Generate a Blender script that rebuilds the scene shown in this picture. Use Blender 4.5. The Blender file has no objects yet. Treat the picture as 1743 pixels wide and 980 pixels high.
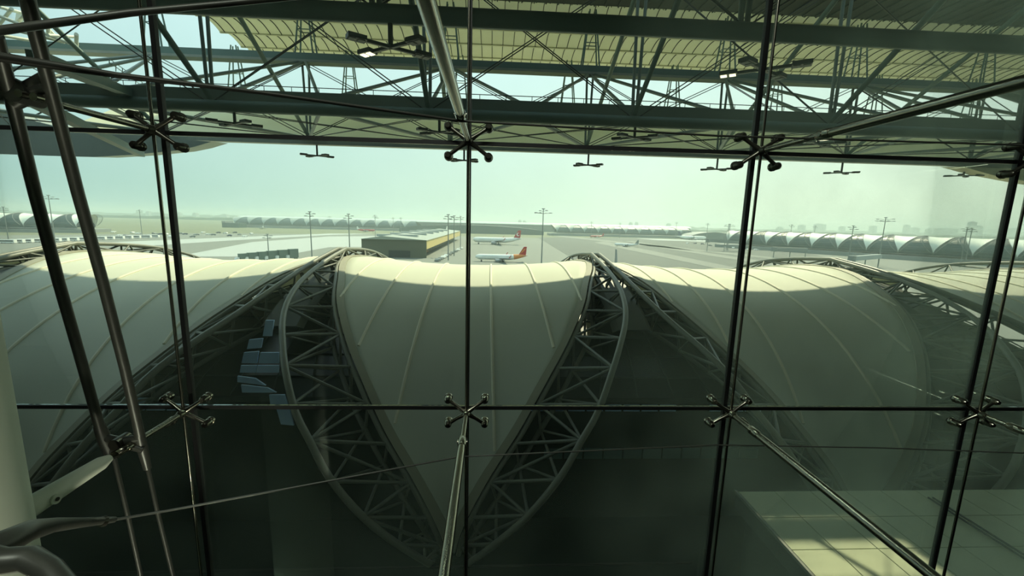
import bpy, math, random
from mathutils import Vector, Matrix
random.seed(7)
S = bpy.context.scene
C = S.collection
# ------------------------------------------------------------------ camera
H = 28.6                       # eye height above the apron (m)
F, YAW, PITCH, ROLL = 699.67, math.radians(2.896), math.radians(9.087), math.radians(1.421)
fw = Vector((math.sin(YAW)*math.cos(PITCH), math.cos(YAW)*math.cos(PITCH), -math.sin(PITCH)))
r0 = Vector((math.cos(YAW), -math.sin(YAW), 0)); u0 = r0.cross(fw)
rt = r0*math.cos(ROLL)+u0*math.sin(ROLL); up = rt.cross(fw)
cd = bpy.data.cameras.new('camera'); cam = bpy.data.objects.new('camera', cd); C.objects.link(cam)
M = Matrix((rt, up, -fw)).transposed().to_4x4(); M.translation = Vector((0, 0, H)); cam.matrix_world = M
cd.sensor_fit = 'HORIZONTAL'; cd.sensor_width = 36; cd.lens = 36*F/1743
cd.clip_start = .05; cd.clip_end = 40000
S.camera = cam
def ray(px, py): return fw + rt*((px-871.5)/F) - up*((py-490)/F)
def atY(px, py, Y):
    d = ray(px, py); return Vector((0, 0, H)) + d*(Y/d.y)
def atZ(px, py, z):            # z above the apron
    d = ray(px, py); return Vector((0, 0, H)) + d*((z-H)/d.z)
def gnd(px, py): return atZ(px, py, 0)
# ------------------------------------------------------------------ view, sky, sun
S.view_settings.view_transform = 'Standard'; S.view_settings.look = 'None'
S.view_settings.gamma = 1; S.view_settings.use_curve_mapping = False
S.view_settings.exposure = 0.0
S.cycles.volume_bounces = 2
def lin(c): return tuple(((v/255)/12.92 if v/255 <= .04045 else ((v/255+.055)/1.055)**2.4) for v in c)
W = bpy.data.worlds.new('sky'); S.world = W; W.use_nodes = True
nt = W.node_tree; nt.nodes.clear()
def N(t, k, **kw):
    n = t.nodes.new(k)
    for a, b in kw.items(): setattr(n, a, b)
    return n
tc = N(nt, 'ShaderNodeTexCoord'); sx = N(nt, 'ShaderNodeSeparateXYZ'); nt.links.new(tc.outputs['Generated'], sx.inputs[0])
az = N(nt, 'ShaderNodeMapRange'); az.inputs[1].default_value = -.75; az.inputs[2].default_value = .6
nt.links.new(sx.outputs[0], az.inputs[0])
hz = N(nt, 'ShaderNodeMix', data_type='RGBA'); nt.links.new(az.outputs[0], hz.inputs[0])
hz.inputs[6].default_value = (*lin((158, 194, 188)), 1); hz.inputs[7].default_value = (*lin((232, 250, 222)), 1)
el = N(nt, 'ShaderNodeMapRange'); el.inputs[1].default_value = .05; el.inputs[2].default_value = .45
nt.links.new(sx.outputs[2], el.inputs[0])
zn = N(nt, 'ShaderNodeMix', data_type='RGBA'); nt.links.new(el.outputs[0], zn.inputs[0])
nt.links.new(hz.outputs[2], zn.inputs[6]); zn.inputs[7].default_value = (*lin((205, 235, 240)), 1)
bg = N(nt, 'ShaderNodeBackground'); bg.inputs[1].default_value = 1.3; nt.links.new(zn.outputs[2], bg.inputs[0])
wo = N(nt, 'ShaderNodeOutputWorld'); nt.links.new(bg.outputs[0], wo.inputs[0])
SUN_EL, SUN_AZ = math.radians(47.4), math.radians(28)     # ahead of the camera and to the right
sd = bpy.data.lights.new('sun', 'SUN'); sun = bpy.data.objects.new('sun', sd); C.objects.link(sun)
sd.energy = 6.5; sd.color = (1, .91, .62); sd.angle = .012
sv = Vector((math.sin(SUN_AZ)*math.cos(SUN_EL), math.cos(SUN_AZ)*math.cos(SUN_EL), math.sin(SUN_EL)))
sun.rotation_euler = sv.to_track_quat('Z', 'Y').to_euler(); sun.location = (60, 100, 150)
# a lit ceiling panel of the hall behind the camera
la = bpy.data.lights.new('hall_light', 'AREA'); lo = bpy.data.objects.new('hall_light', la); C.objects.link(lo)
la.shape = 'RECTANGLE'; la.size = 5; la.size_y = 1.6; la.energy = 480; la.color = (.92, 1, .86)
lo.location = (-1.5, -2.6, H+5.6); lo.rotation_euler = (0, 0, 0)
# unseen spot added to brighten the foot of the column
lu = bpy.data.lights.new('column_fill', 'SPOT'); lq = bpy.data.objects.new('column_fill', lu); C.objects.link(lq)
lu.spot_size = 1.2; lu.spot_blend = .6; lu.shadow_soft_size = .05; lu.energy = 170; lu.color = (1, 1, .78); lq.location = (-1.3, .6, H-3.2)
lq.rotation_euler = (Vector((-1.3, .6, -3.2))-Vector((-1.95, 1.3, -1.9))).to_track_quat('Z', 'Y').to_euler()
# ------------------------------------------------------------------ materials
def mat(name, col, rough=.6, metal=0., var=.08, scale=3., spec=.5, bump=0., alpha=None):
    m = bpy.data.materials.new(name); m.use_nodes = True; t = m.node_tree; p = t.nodes['Principled BSDF']
    c = lin(col)
    tx = N(t, 'ShaderNodeTexCoord'); no = N(t, 'ShaderNodeTexNoise'); no.inputs['Scale'].default_value = scale
    no.inputs['Detail'].default_value = 4
    t.links.new(tx.outputs['Object'], no.inputs['Vector'])
    mx = N(t, 'ShaderNodeMix', data_type='RGBA'); t.links.new(no.outputs['Fac'], mx.inputs[0])
    mx.inputs[6].default_value = (*[v*(1-var) for v in c], 1); mx.inputs[7].default_value = (*[min(1, v*(1+var)) for v in c], 1)
    t.links.new(mx.outputs[2], p.inputs['Base Color'])
    p.inputs['Roughness'].default_value = rough; p.inputs['Metallic'].default_value = metal
    p.inputs['Specular IOR Level'].default_value = spec
    if bump:
        b = N(t, 'ShaderNodeBump'); b.inputs['Strength'].default_value = bump
        t.links.new(no.outputs['Fac'], b.inputs['Height']); t.links.new(b.outputs[0], p.inputs['Normal'])
    return m
m_fabric = mat('fabric_roof', (196, 200, 186), .65, var=.05, scale=.25, spec=.2)
m_seam = mat('fabric_seam', (222, 218, 196), .6, var=.04)
m_trim = mat('edge_trim', (150, 148, 130), .55)
m_steel = mat('truss_paint', (90, 94, 84), .5, var=.1, scale=1.5)
m_chord = mat('chord_paint', (116, 118, 106), .45, var=.1, scale=1.5)
m_roofst = mat('roof_steel', (98, 122, 116), .5, var=.1, scale=.6)
m_brace = mat('roof_brace', (116, 130, 124), .5, var=.1, scale=1.)
m_dark = mat('dark_steel', (38, 44, 42), .45, var=.1)
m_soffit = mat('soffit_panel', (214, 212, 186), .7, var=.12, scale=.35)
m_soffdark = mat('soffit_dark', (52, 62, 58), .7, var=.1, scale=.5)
m_inox = mat('stainless', (150, 148, 135), .22, 1., var=.05, scale=8)
m_castd = mat('cast_fitting', (92, 92, 82), .3, .9, var=.1, scale=12)
m_rod = mat('tension_rod', (64, 66, 60), .4, .3, var=.25, scale=9)
m_joint = mat('silicone_joint', (10, 13, 12), .5, var=.05)
m_col = mat('column_paint', (212, 218, 200), .55, var=.04, scale=1.)
m_floor = mat('hall_floor', (34, 36, 34), .8)
m_ceil = mat('hall_ceiling', (24, 26, 24), .9)
m_wall = mat('hall_wall', (20, 22, 20), .9)
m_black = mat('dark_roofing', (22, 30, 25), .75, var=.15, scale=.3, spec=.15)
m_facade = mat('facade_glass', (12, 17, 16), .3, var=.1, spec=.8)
m_mull = mat('mullion', (48, 56, 52), .5)
m_strip = mat('pale_window', (84, 108, 108), .15, var=.15, scale=.6)
m_conc = mat('deck_panel', (186, 192, 162), .75, var=.12, scale=.8)
m_gap = mat('panel_gap', (28, 32, 30), .8)
m_grass = mat('airfield_grass', (106, 110, 84), .9, var=.18, scale=.01)
m_apron = mat('apron_concrete', (112, 116, 108), .85, var=.07, scale=.03)
m_pale = mat('pale_concrete', (158, 164, 160), .85, var=.05, scale=.03)
m_taxi = mat('taxiway_asphalt', (80, 86, 80), .85, var=.1, scale=.03)
m_white = mat('white_paint', (222, 224, 218), .4, var=.03)
m_red = mat('red_paint', (168, 40, 44), .4, var=.05)
m_orange = mat('orange_paint', (206, 128, 58), .4, var=.05)
m_navy = mat('navy_paint', (40, 48, 78), .4)
m_grey = mat('grey_metal', (120, 126, 122), .5)
m_engine = mat('engine_grey', (150, 156, 158), .4)
m_tyre = mat('rubber', (20, 20, 20), .8)
m_shed = mat('shed_wall', (86, 88, 70), .7, var=.06, scale=.2)
m_shedroof = mat('shed_roof', (146, 152, 140), .45, var=.08, scale=.2)
m_shedyel = mat('shed_fascia', (196, 176, 116), .6, var=.05, scale=.2)
m_brown = mat('loading_bay', (150, 118, 84), .8)
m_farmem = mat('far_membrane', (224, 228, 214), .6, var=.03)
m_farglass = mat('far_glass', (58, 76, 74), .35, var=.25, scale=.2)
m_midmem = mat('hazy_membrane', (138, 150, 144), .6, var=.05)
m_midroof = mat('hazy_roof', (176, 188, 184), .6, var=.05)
m_tree = mat('tree_line', (84, 98, 72), .9, var=.2, scale=.02)
m_city = mat('city_block', (150, 158, 156), .8)
m_box = mat('container_side', (104, 118, 108), .6)
m_soff2 = mat('eave_soffit', (232, 228, 202), .7, var=.08, scale=.2)
m_eave = mat('eave_strip', (150, 156, 148), .6, var=.2, scale=2.)
m_outer = mat('outer_wall', (112, 118, 112), .7)
m_skyrefl = mat('sky_reflection', (172, 206, 244), .5, var=.15, scale=.5)  # reflected sky put into the colour
m_lamp = bpy.data.materials.new('lamp_on'); m_lamp.use_nodes = True
_p = m_lamp.node_tree.nodes['Principled BSDF']; _p.inputs['Emission Color'].default_value = (1, .92, .6, 1)
_p.inputs['Emission Strength'].default_value = 2.0; _p.inputs['Base Color'].default_value = (.8, .75, .5, 1)
for m_, f_, c_ in ((m_soffit, .28, (.75, .78, .66)), (m_soff2, .36, (.85, .93, .86))):     # thin translucent roof sheets
    t = m_.node_tree; p_ = t.nodes['Principled BSDF']; o_ = [n for n in t.nodes if n.type == 'OUTPUT_MATERIAL'][0]
    tl = N(t, 'ShaderNodeBsdfTranslucent'); tl.inputs[0].default_value = (*c_, 1); mxs = N(t, 'ShaderNodeMixShader'); mxs.inputs[0].default_value = f_
    t.links.new(p_.outputs[0], mxs.inputs[1]); t.links.new(tl.outputs[0], mxs.inputs[2]); t.links.new(mxs.outputs[0], o_.inputs[0])
# window glass: green tinted, thin dust film; rightward veil painted in as sun glare
m_canopy = mat('canopy_fabric', (150, 160, 156), .7)
m_glass = bpy.data.materials.new('window_glass'); m_glass.use_nodes = True; t = m_glass.node_tree; t.nodes.clear()
tr = N(t, 'ShaderNodeBsdfTransparent'); tr.inputs[0].default_value = (.955, .985, .965, 1)
gl = N(t, 'ShaderNodeBsdfGlossy'); gl.inputs['Roughness'].default_value = .02; gl.inputs[0].default_value = (.8, .9, .85, 1)
df = N(t, 'ShaderNodeBsdfTranslucent'); df.inputs[0].default_value = (.7, .84, .72, 1)
fr = N(t, 'ShaderNodeFresnel'); fr.inputs[0].default_value = 1.35
ml = N(t, 'ShaderNodeMath', operation='MULTIPLY'); ml.inputs[1].default_value = .3; t.links.new(fr.outputs[0], ml.inputs[0])
tx = N(t, 'ShaderNodeTexCoord'); no = N(t, 'ShaderNodeTexNoise'); no.inputs['Scale'].default_value = 1.3; no.inputs['Detail'].default_value = 5
t.links.new(tx.outputs['Object'], no.inputs[0])
dm = N(t, 'ShaderNodeMapRange'); dm.inputs[1].default_value = .3; dm.inputs[2].default_value = .8; dm.inputs[3].default_value = .010; dm.inputs[4].default_value = .045
t.links.new(no.outputs['Fac'], dm.inputs[0])
sxp = N(t, 'ShaderNodeSeparateXYZ'); t.links.new(tx.outputs['Object'], sxp.inputs[0])
gr = N(t, 'ShaderNodeMapRange'); gr.inputs[1].default_value = .7; gr.inputs[2].default_value = 3.6; gr.inputs[3].default_value = 1.; gr.inputs[4].default_value = 6.2
t.links.new(sxp.outputs[0], gr.inputs[0]); dg_ = N(t, 'ShaderNodeMath', operation='MULTIPLY'); t.links.new(gr.outputs[0], dg_.inputs[0]); t.links.new(dm.outputs[0], dg_.inputs[1])
x1 = N(t, 'ShaderNodeMixShader'); t.links.new(dg_.outputs[0], x1.inputs[0]); t.links.new(tr.outputs[0], x1.inputs[1]); t.links.new(df.outputs[0], x1.inputs[2])
x2 = N(t, 'ShaderNodeMixShader'); t.links.new(ml.outputs[0], x2.inputs[0]); t.links.new(x1.outputs[0], x2.inputs[1]); t.links.new(gl.outputs[0], x2.inputs[2])
ou = N(t, 'ShaderNodeOutputMaterial'); t.links.new(x2.outputs[0], ou.inputs[0])
# ------------------------------------------------------------------ helpers
class MB:
    def __init__(s): s.v = []; s.f = []; s.mi = []; s.sm = []; s.mats = []
    def _m(s, m):
        if m not in s.mats: s.mats.append(m)
        return s.mats.index(m)
    def add(s, vs, fs, m=None, smooth=False):
        o = len(s.v); s.v += [tuple(v) for v in vs]
        k = s._m(m) if m else 0
        for f in fs: s.f.append([i+o for i in f]); s.mi.append(k); s.sm.append(smooth)
        return s
    def tube(s, pts, rad, n=8, m=None, cap=True):
        pts = [Vector(p) for p in pts]; L = len(pts)
        if not isinstance(rad, (list, tuple)): rad = [rad]*L
        vs = []; prev = None
        for i, p in enumerate(pts):
            t = (pts[min(i+1, L-1)]-pts[max(i-1, 0)])
            if t.length < 1e-9: t = Vector((0, 0, 1))
            t.normalize()
            if prev is None:
                a = Vector((0, 0, 1)) if abs(t.z) < .9 else Vector((1, 0, 0))
                x = t.cross(a).normalized()
            else: x = (prev - t*prev.dot(t)).normalized()
            prev = x; y = t.cross(x)
            for k in range(n):
                an = 2*math.pi*k/n; vs.append(p + (x*math.cos(an)+y*math.sin(an))*rad[i])
        fs = [[i*n+k, i*n+(k+1) % n, (i+1)*n+(k+1) % n, (i+1)*n+k] for i in range(L-1) for k in range(n)]
        s.add(vs, fs, m, True)
        if cap:
            s.add(vs[:n], [list(range(n))[::-1]], m); s.add(vs[-n:], [list(range(n))], m)
        return s
    def box(s, lo, hi, m=None, rz=0, org=(0, 0, 0)):
        vs = []
        for z in (lo[2], hi[2]):
            for x, y in ((lo[0], lo[1]), (hi[0], lo[1]), (hi[0], hi[1]), (lo[0], hi[1])):
                X = x*math.cos(rz)-y*math.sin(rz); Y = x*math.sin(rz)+y*math.cos(rz)
                vs.append((X+org[0], Y+org[1], z+org[2]))
        return s.add(vs, [[3, 2, 1, 0], [4, 5, 6, 7], [0, 1, 5, 4], [1, 2, 6, 5], [2, 3, 7, 6], [3, 0, 4, 7]], m)
    def prism(s, pts, off, m=None):
        n = len(pts); pts = [Vector(p) for p in pts]; off = Vector(off)
        vs = pts+[p+off for p in pts]
        return s.add(vs, [list(range(n))[::-1], list(range(n, 2*n))]+[[i, (i+1) % n, n+(i+1) % n, n+i] for i in range(n)], m)
    def bar(s, p, q, w, h, m=None):        # rectangular bar
        p = Vector(p); q = Vector(q); t = (q-p).normalized()
        x = t.cross(Vector((0, 0, 1)))
        x = x.normalized() if x.length > 1e-4 else Vector((1, 0, 0)); y = x.cross(t)
        return s.prism([p+x*w/2+y*h/2, p-x*w/2+y*h/2, p-x*w/2-y*h/2, p+x*w/2-y*h/2], q-p, m)
    def grid(s, P, m=None, smooth=True):
        a = len(P); b = len(P[0])
        return s.add([p for r in P for p in r], [[i*b+j, i*b+j+1, (i+1)*b+j+1, (i+1)*b+j] for i in range(a-1) for j in range(b-1)], m, smooth)
    def mesh(s, name, m=None):
        me = bpy.data.meshes.new(name); me.from_pydata(s.v, [], s.f)
        for x in (s.mats or [m]): me.materials.append(x)
        me.polygons.foreach_set('material_index', s.mi); me.polygons.foreach_set('use_smooth', s.sm); me.update()
        return me
    def build(s, name, m=None, parent=None):
        o = bpy.data.objects.new(name, s.mesh(name, m)); C.objects.link(o)
        if parent: o.parent = parent
        return o
def tag(o, label, cat=None, group=None, kind=None):
    if label: o['label'] = label
    if cat: o['category'] = cat
    if group: o['group'] = group
    if kind: o['kind'] = kind
    return o
def thing(name, label, cat, loc=(0, 0, 0), rz=0, group=None):
    o = bpy.data.objects.new(name, None); C.objects.link(o); o.location = loc; o.rotation_euler = (0, 0, rz)
    o.empty_display_size = .5
    return tag(o, label, cat, group)
def nth(i, n):
    w = ['first', 'second', 'third', 'fourth', 'fifth', 'sixth', 'seventh', 'eighth', 'ninth', 'tenth', 'eleventh', 'twelfth', 'thirteenth', 'fourteenth', 'fifteenth']
    if i == 0: return 'leftmost'
    if i == n-1: return 'rightmost'
    return w[i]+' from the left' if i <= n//2 else w[n-1-i]+' from the right'
def struct(o): o['kind'] = 'structure'; return o
def dup(o, parent=None, label=None):
    c = o.copy(); C.objects.link(c)
    if parent: c.parent = parent
    if label: c['label'] = label
    for ch in list(o.children): dup(ch, c)
    return c
def solid(o, th, off=-1):
    md = o.modifiers.new('thickness', 'SOLIDIFY'); md.thickness = th; md.offset = off; return o
def interp(tab, x):
    if x <= tab[0][0]: return tab[0][1:]
    if x >= tab[-1][0]: return tab[-1][1:]
    for i in range(len(tab)-1):
        if tab[i][0] <= x <= tab[i+1][0]:
            a = tab[max(i-1, 0)]; b = tab[i]; c = tab[i+1]; d = tab[min(i+2, len(tab)-1)]
            h = c[0]-b[0]; t = (x-b[0])/h; out = []
            for k in range(1, len(b)):
                mb = (c[k]-a[k])/(c[0]-a[0]); mc = (d[k]-b[k])/(d[0]-b[0])
                out.append((2*t**3-3*t*t+1)*b[k]+(t**3-2*t*t+t)*h*mb+(-2*t**3+3*t*t)*c[k]+(t**3-t*t)*h*mc)
            return out
# ================================================================== GROUND
g = MB(); g.grid([[(-14000+28000*i/8, -300+16300*j/8, 0) for j in range(9)] for i in range(9)][::-1], m_grass, False)
struct(g.build('floor'))
def patch(pts, z, m, label, name, cat):
    P = [gnd(*p) for p in pts]; mb = MB(); mb.prism([(p.x, p.y, z-.06) for p in P], (0, 0, .06))
    o = mb.build(name, m); o['kind'] = 'structure'; return o
patch([(-300, 470), (-300, 404), (330, 397), (640, 399), (1743, 424), (2300, 450), (2300, 560), (900, 640), (-300, 600)], .10, m_apron, '', 'floor', '')
patch([(300, 437), (430, 412), (560, 402.5), (690, 402), (760, 407), (700, 420), (560, 421), (470, 437)], .2, m_pale, '', 'floor', '')
patch([(150, 414), (420, 403), (560, 397.5), (640, 397.8), (560, 400), (400, 409), (260, 418)], .2, m_pale, '', 'floor', '')
patch([(915, 404), (1100, 405), (1330, 415), (1500, 470), (1420, 560), (1080, 470), (975, 440)], .2, m_taxi, '', 'floor', '')
patch([(750, 388.5), (1260, 399), (1260, 402), (750, 391)], .1, m_apron, '', 'floor', '')
patch([(1080, 405.5), (1290, 411), (1300, 415), (1120, 409)], .34, m_pale, '', 'floor', '')
for a, b_, c, d in (((940, 402), (1420, 452), (1432, 450), (960, 401.5)), ((1010, 413), (1240, 462), (1262, 458), (1030, 411)), ((1060, 412), (1330, 455), (1345, 452), (1075, 410.5))):
    patch([a, b_, c, d], .34, m_apron, '', 'floor', '')
# ================================================================== CONCOURSE (27 m bays)
Y0, Z0, EA, EH = 44., H-18., 21., 14.
PB = 26.9; CX = [-56.1, -29.2, -2.3, 24.6, 51.5]
WT = [(-16, .15), (-8, .45), (0, 1.1), (10, 2.4), (21, 4.3), (32, 6.1), (39, 7.3), (46, 8.4), (56, 9.8), (67, 10.9), (78, 12.1), (90, 13.0)]
def wth(th):
    if th > 90: th = 180-th
    return interp(WT, th)[0]
def ell(th, k=1., zadd=0):
    t = math.radians(th); return (Y0-EA*k*math.cos(t), Z0+EH*k*math.sin(t)+zadd)
def Apt(th, k=1.):
    y, z = ell(th, k); return Vector((wth(th), y, z))
BT = [(-22, .9, 22.6, -21.2), (-9, 2.8, 21.4, -18.6), (0, 4.6, 20.9, -16.4), (10, 6.4, 21., -14.), (18, 7.6, 21.6, -12.2), (25, 8.6, 22.3, -10.9),
      (34, 9.7, 23.7, -9.1), (43, 10.8, 25.7, -7.8), (50, 11.75, 27.8, -6.8), (57, 12.4, 30.1, -5.9), (67, 12.85, 33.6, -4.9), (80, 13.0, 38.8, -3.9), (90, 13.05, 44, -3.2)]
def Bpt(th):
    if th <= 90: u, y, z = interp(BT, th); return Vector((u, y, H+z))
    u, y, z = interp(BT, 180-th); return Vector((u, 88-y, H+z+.6*math.sin(math.radians(min(th-90, 60)*3))))
def Cpt(th):
    a = Apt(th, .985); b = Bpt(th); mpt = (a+b)/2
    k = 4.3*max(.1, math.sin(math.radians(min(max((th+22)/224*180, 0), 180))))
    dv = Vector((0, Y0-mpt.y, (Z0-mpt.z))).normalized()
    return mpt+dv*k
def sagk(th, s):               # tensioned saddle: pulled in between the edges
    g_ = max(0, math.sin(math.radians(th)))
    return 1-.055*(1-s*s)*(.35+.65*g_)
def memb(nth, nu, t0=-14, t1=194):
    P = []
    for i in range(nth+1):
        th = t0+(t1-t0)*i/nth; w = wth(th)-.12; row = []
        for j in range(nu+1):
            s = -1+2*j/nu; y, z = ell(th, sagk(th, s)); row.append((s*w, y, z))
        P.append(row)
    return P
def surf(u, th, off=0):
    w = wth(th); s = max(-1, min(1, u/w)); k = sagk(th, s)
    y, z = ell(th, k); n = Vector((0, -EH*math.cos(math.radians(th)), EA*math.sin(math.radians(th)))).normalized()
    return Vector((u, y, z))+n*off
mm = MB(); mm.grid(memb(60, 20), m_fabric); me_mem = mm.mesh('fabric', m_fabric)
def seam_mesh(u_top, spread):
    s = MB(); pts = []
    for i in range(50):
        th = 166-i*3.2
        u = u_top*(1+spread*(1-math.sin(math.radians(th))))
        if abs(u) > wth(th)-.25: continue
        pts.append(surf(u, th, .03))
    s.tube(pts, .11, 6, m_seam); return s.mesh('seam')
seams = [seam_mesh(u, sp) for u, sp in ((-9.6, .05), (-6.2, .35), (-2.8, .5), (2.2, .3), (6.1, .35), (9.6, .05))]
def trim_mesh(sg):
    s = MB(); L = []; 
    for i in range(72):
        th = -12+i*2.85
        n = Vector((0, -EH*math.cos(math.radians(th)), EA*math.sin(math.radians(th)))).normalized()
        w = wth(th); y, z = ell(th); p = Vector((sg*w, y, z)); q = surf(sg*max(.05, w-.55), th)
        L.append([p+n*.10, q+n*.09, q-n*.02, p-n*.14, p+n*.10])
    s.grid(L, m_trim, False); return s.mesh('edge_band')
trims = [trim_mesh(-1), trim_mesh(1)]
where = {-56.1: 'far left, cut by the picture edge', -29.2: 'behind the white column on the left', -2.3: 'in the centre, straight behind the middle glass joint',
         24.6: 'right of the centre one, broad and fully in view', 51.5: 'at the right edge of the view'}
def place(me, name, parent):
    o = bpy.data.objects.new(name, me); C.objects.link(o); o.parent = parent; return o
for c in CX:
    T = thing('fabric_roof', 'cream tensioned fabric roof saddle, ' + where[c], 'fabric roof', (c, 0, 0), 0, 'fabric roof saddles of the near concourse')
    solid(place(me_mem, 'fabric', T), .08)
    for s in seams: place(s, 'seam', T)
    for s in trims: place(s, 'edge_band', T)
# lens shaped arch trusses, one on each edge of each fabric saddle
nodes = [-18+9*i for i in range(13)]+[102+12*i for i in range(5)]
def truss_meshes(sg):
    fl = lambda p: Vector((sg*p.x, p.y, p.z))
    R = []
    ths = [-20+2.5*i for i in range(72)]
    a = MB().tube([fl(Apt(t, 1.0)+Vector((.22, 0, -.12))) for t in ths], .17, 8).mesh('edge_chord', m_chord)
    b = MB().tube([fl(Bpt(t)) for t in ths], .2, 10).mesh('outer_chord', m_chord)
    c = MB().tube([fl(Cpt(t)) for t in ths], .17, 8).mesh('inner_chord', m_steel)
    R += [('edge_chord', a), ('outer_chord', b), ('inner_chord', c)]
    br = []
    A = [fl(Apt(t)+Vector((.22, 0, -.12))) for t in nodes]; B = [fl(Bpt(t)) for t in nodes]; Cc = [fl(Cpt(t)) for t in nodes]
    for i in range(len(nodes)):
        if (A[i]-B[i]).length > .5: br.append((A[i], B[i], .11))
        if i+1 < len(nodes):
            br.append((A[i], B[i+1], .1)) if i % 2 else br.append((B[i], A[i+1], .1))
            br.append((Cc[i], A[i+1], .1)); br.append((Cc[i+1], B[i], .1))
        if nodes[i] < 92: br.append((Cc[i], B[i], .08))
    for p, q, r in br: R.append(('brace', MB().tube([p, q], r, 6).mesh('brace', m_steel)))
    return R
TR = {-1: truss_meshes(-1), 1: truss_meshes(1)}
side = {-1: 'left', 1: 'right'}
nm = {-56.1: 'the fabric roof cut by the left picture edge', -29.2: 'the fabric roof behind the white column', -2.3: 'the centre fabric roof', 24.6: 'the broad fabric roof right of centre', 51.5: 'the fabric roof at the right picture edge'}
for c in CX:
    for sg in (-1, 1):
        if (c, sg) == (-56.1, -1): continue
        T = thing('arch_truss', 'grey arch truss, %s edge of %s' % (side[sg], nm[c]), 'truss', (c, 0, 0), 0, 'arch trusses of the near concourse')
        for n_, me in TR[sg]: place(me, n_, T)
# glazed facade between saddles
def facade(xc, label):
    T = thing('glazed_facade', label, 'facade', (xc, 0, 0), 0, 'glazed facades of the near concourse')
    gm = MB(); fm = MB()
    def pt(th, s, k=.80):
        hw = PB/2-wth(th)+3.4
        y, z = ell(th, k); return Vector((s*max(.4, hw), y, z))
    rows = [-14+8*i for i in range(27)]
    for i in range(len(rows)-1):
        n = 8
        for j in range(n):
            P = [pt(rows[i], -1+2*j/n), pt(rows[i], -1+2*(j+1)/n), pt(rows[i+1], -1+2*(j+1)/n), pt(rows[i+1], -1+2*j/n)]
            gm.add(P, [[0, 1, 2, 3]], m_facade)
    for th in rows: fm.tube([pt(th, -1, .805), pt(th, 1, .805)], .07, 4, m_mull)
    for j in range(9): fm.tube([pt(th, -1+2*j/8, .81) for th in rows], .06, 4, m_mull)
    cp = MB(); cp.grid([[(u_, *ell(th, k_)) for u_, k_ in ((-1.6, .93), (-1.2, .955), (1.2, .955), (1.6, .93))] for th in range(48, 134, 4)], m_mull, False)  # cap added over the crest slot to keep sun off the facade
    solid(cp.build('ridge_sun_cap', m_mull, T), .1)
    gm.build('glass', m_facade, T); fm.build('mullion_grid', m_mull, T)
for i in range(4):
    facade((CX[i]+CX[i+1])/2, 'dark glazed facade in ' + ('the leftmost gap, left of the roof behind the white column', 'the gap just left of the centre fabric roof', 'the gap just right of the centre fabric roof', 'the gap by the right picture edge')[i])
# ================================================================== LOW DARK ROOFS BELOW
def zr(z): return H+z
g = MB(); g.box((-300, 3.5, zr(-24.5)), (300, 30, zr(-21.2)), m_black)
struct(g.build('floor', m_black))
# base wall of the concourse with its window strips
T = thing('concourse_plinth', 'dark wall under the near concourse with two strips of pale windows', 'plinth', (0, 0, 0))
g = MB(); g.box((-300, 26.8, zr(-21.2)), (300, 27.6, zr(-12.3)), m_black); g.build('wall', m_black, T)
for z0, z1, xs, w, mw in ((-16.5, -15.75, [3.9+1.43*i for i in range(11)], 1.33, m_strip), (-12.9, -12.45, [2.9+1.3*i for i in range(8)]+[15.6+1.3*i for i in range(3)]+[-24+1.3*i for i in range(3)], 1.15, m_skyrefl)):
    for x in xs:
        MB().box((x, 26.7, zr(z0)), (x+w, 26.82, zr(z1)), mw).build('window', mw, T)  # pale colour stands for the sky reflected in the strips
for k, (y, x0, x1) in enumerate(((10.5, -20, 8), (14.5, -20, 11), (18.5, -20, 12), (22.5, -30, 13))):
    struct(MB().box((x0, y, zr(-21.2)), (x1, y+.08, zr(-21.1)), m_gap).build('trim_%d' % (k+1)))
# sky reflections of the left facade, painted as pale blue panels
T = thing('sky_panel', 'broken rows of pale blue panels imitating sky reflected in the facade left of the centre roof', 'sky_panel')
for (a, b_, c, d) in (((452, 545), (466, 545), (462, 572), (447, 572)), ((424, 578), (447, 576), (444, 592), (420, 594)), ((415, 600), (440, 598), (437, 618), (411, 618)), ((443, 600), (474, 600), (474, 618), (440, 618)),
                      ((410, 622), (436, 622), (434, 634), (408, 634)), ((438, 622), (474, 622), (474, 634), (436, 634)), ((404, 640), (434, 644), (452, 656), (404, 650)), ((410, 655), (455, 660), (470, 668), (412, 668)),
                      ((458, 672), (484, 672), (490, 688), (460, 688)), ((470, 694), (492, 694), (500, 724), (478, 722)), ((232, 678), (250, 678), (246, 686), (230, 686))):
    MB().prism([atY(p_[0], p_[1], 26.5) for p_ in (a, b_, c, d)], (0, .12, 0), m_skyrefl).build('pane', m_skyrefl, T)  # panes stand for sky reflections
# paved deck at lower right
DX, DY, DZ = atZ(1250, 832, zr(-14)).x, atZ(1500, 834, zr(-14)).y, zr(-14)
T = thing('paved_deck', 'light paved terrace deck of large square slabs at lower right, half in sun', 'deck', (0, 0, 0))
MB().box((DX, 3.6, DZ-1.0), (DX+34, DY, DZ-.06), m_gap).build('deck_edge', m_gap, T)
pw = 2.0
for i in range(16):
    for j in range(8):
        x0 = DX+.12+i*pw; y1 = DY-.03-j*pw
        if y1-pw < 3.4: continue
        MB().box((x0, y1-pw+.05, DZ-.06), (x0+pw-.05, y1, DZ), m_conc).build('slab', m_conc, T)
MB().bar((DX-.06, 3.6, DZ+.02), (DX-.06, DY, DZ+.02), .12, .14, m_steel).build('edge_rail', m_steel, T)
for k, xx in enumerate((DX+5*pw, DX+5*pw+.25)):
    MB().tube([(xx-.02, DY-.8, DZ+.12), (xx-.02, 5, DZ+.12)], .05, 6, m_dark).build('pipe', m_dark, T)
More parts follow.
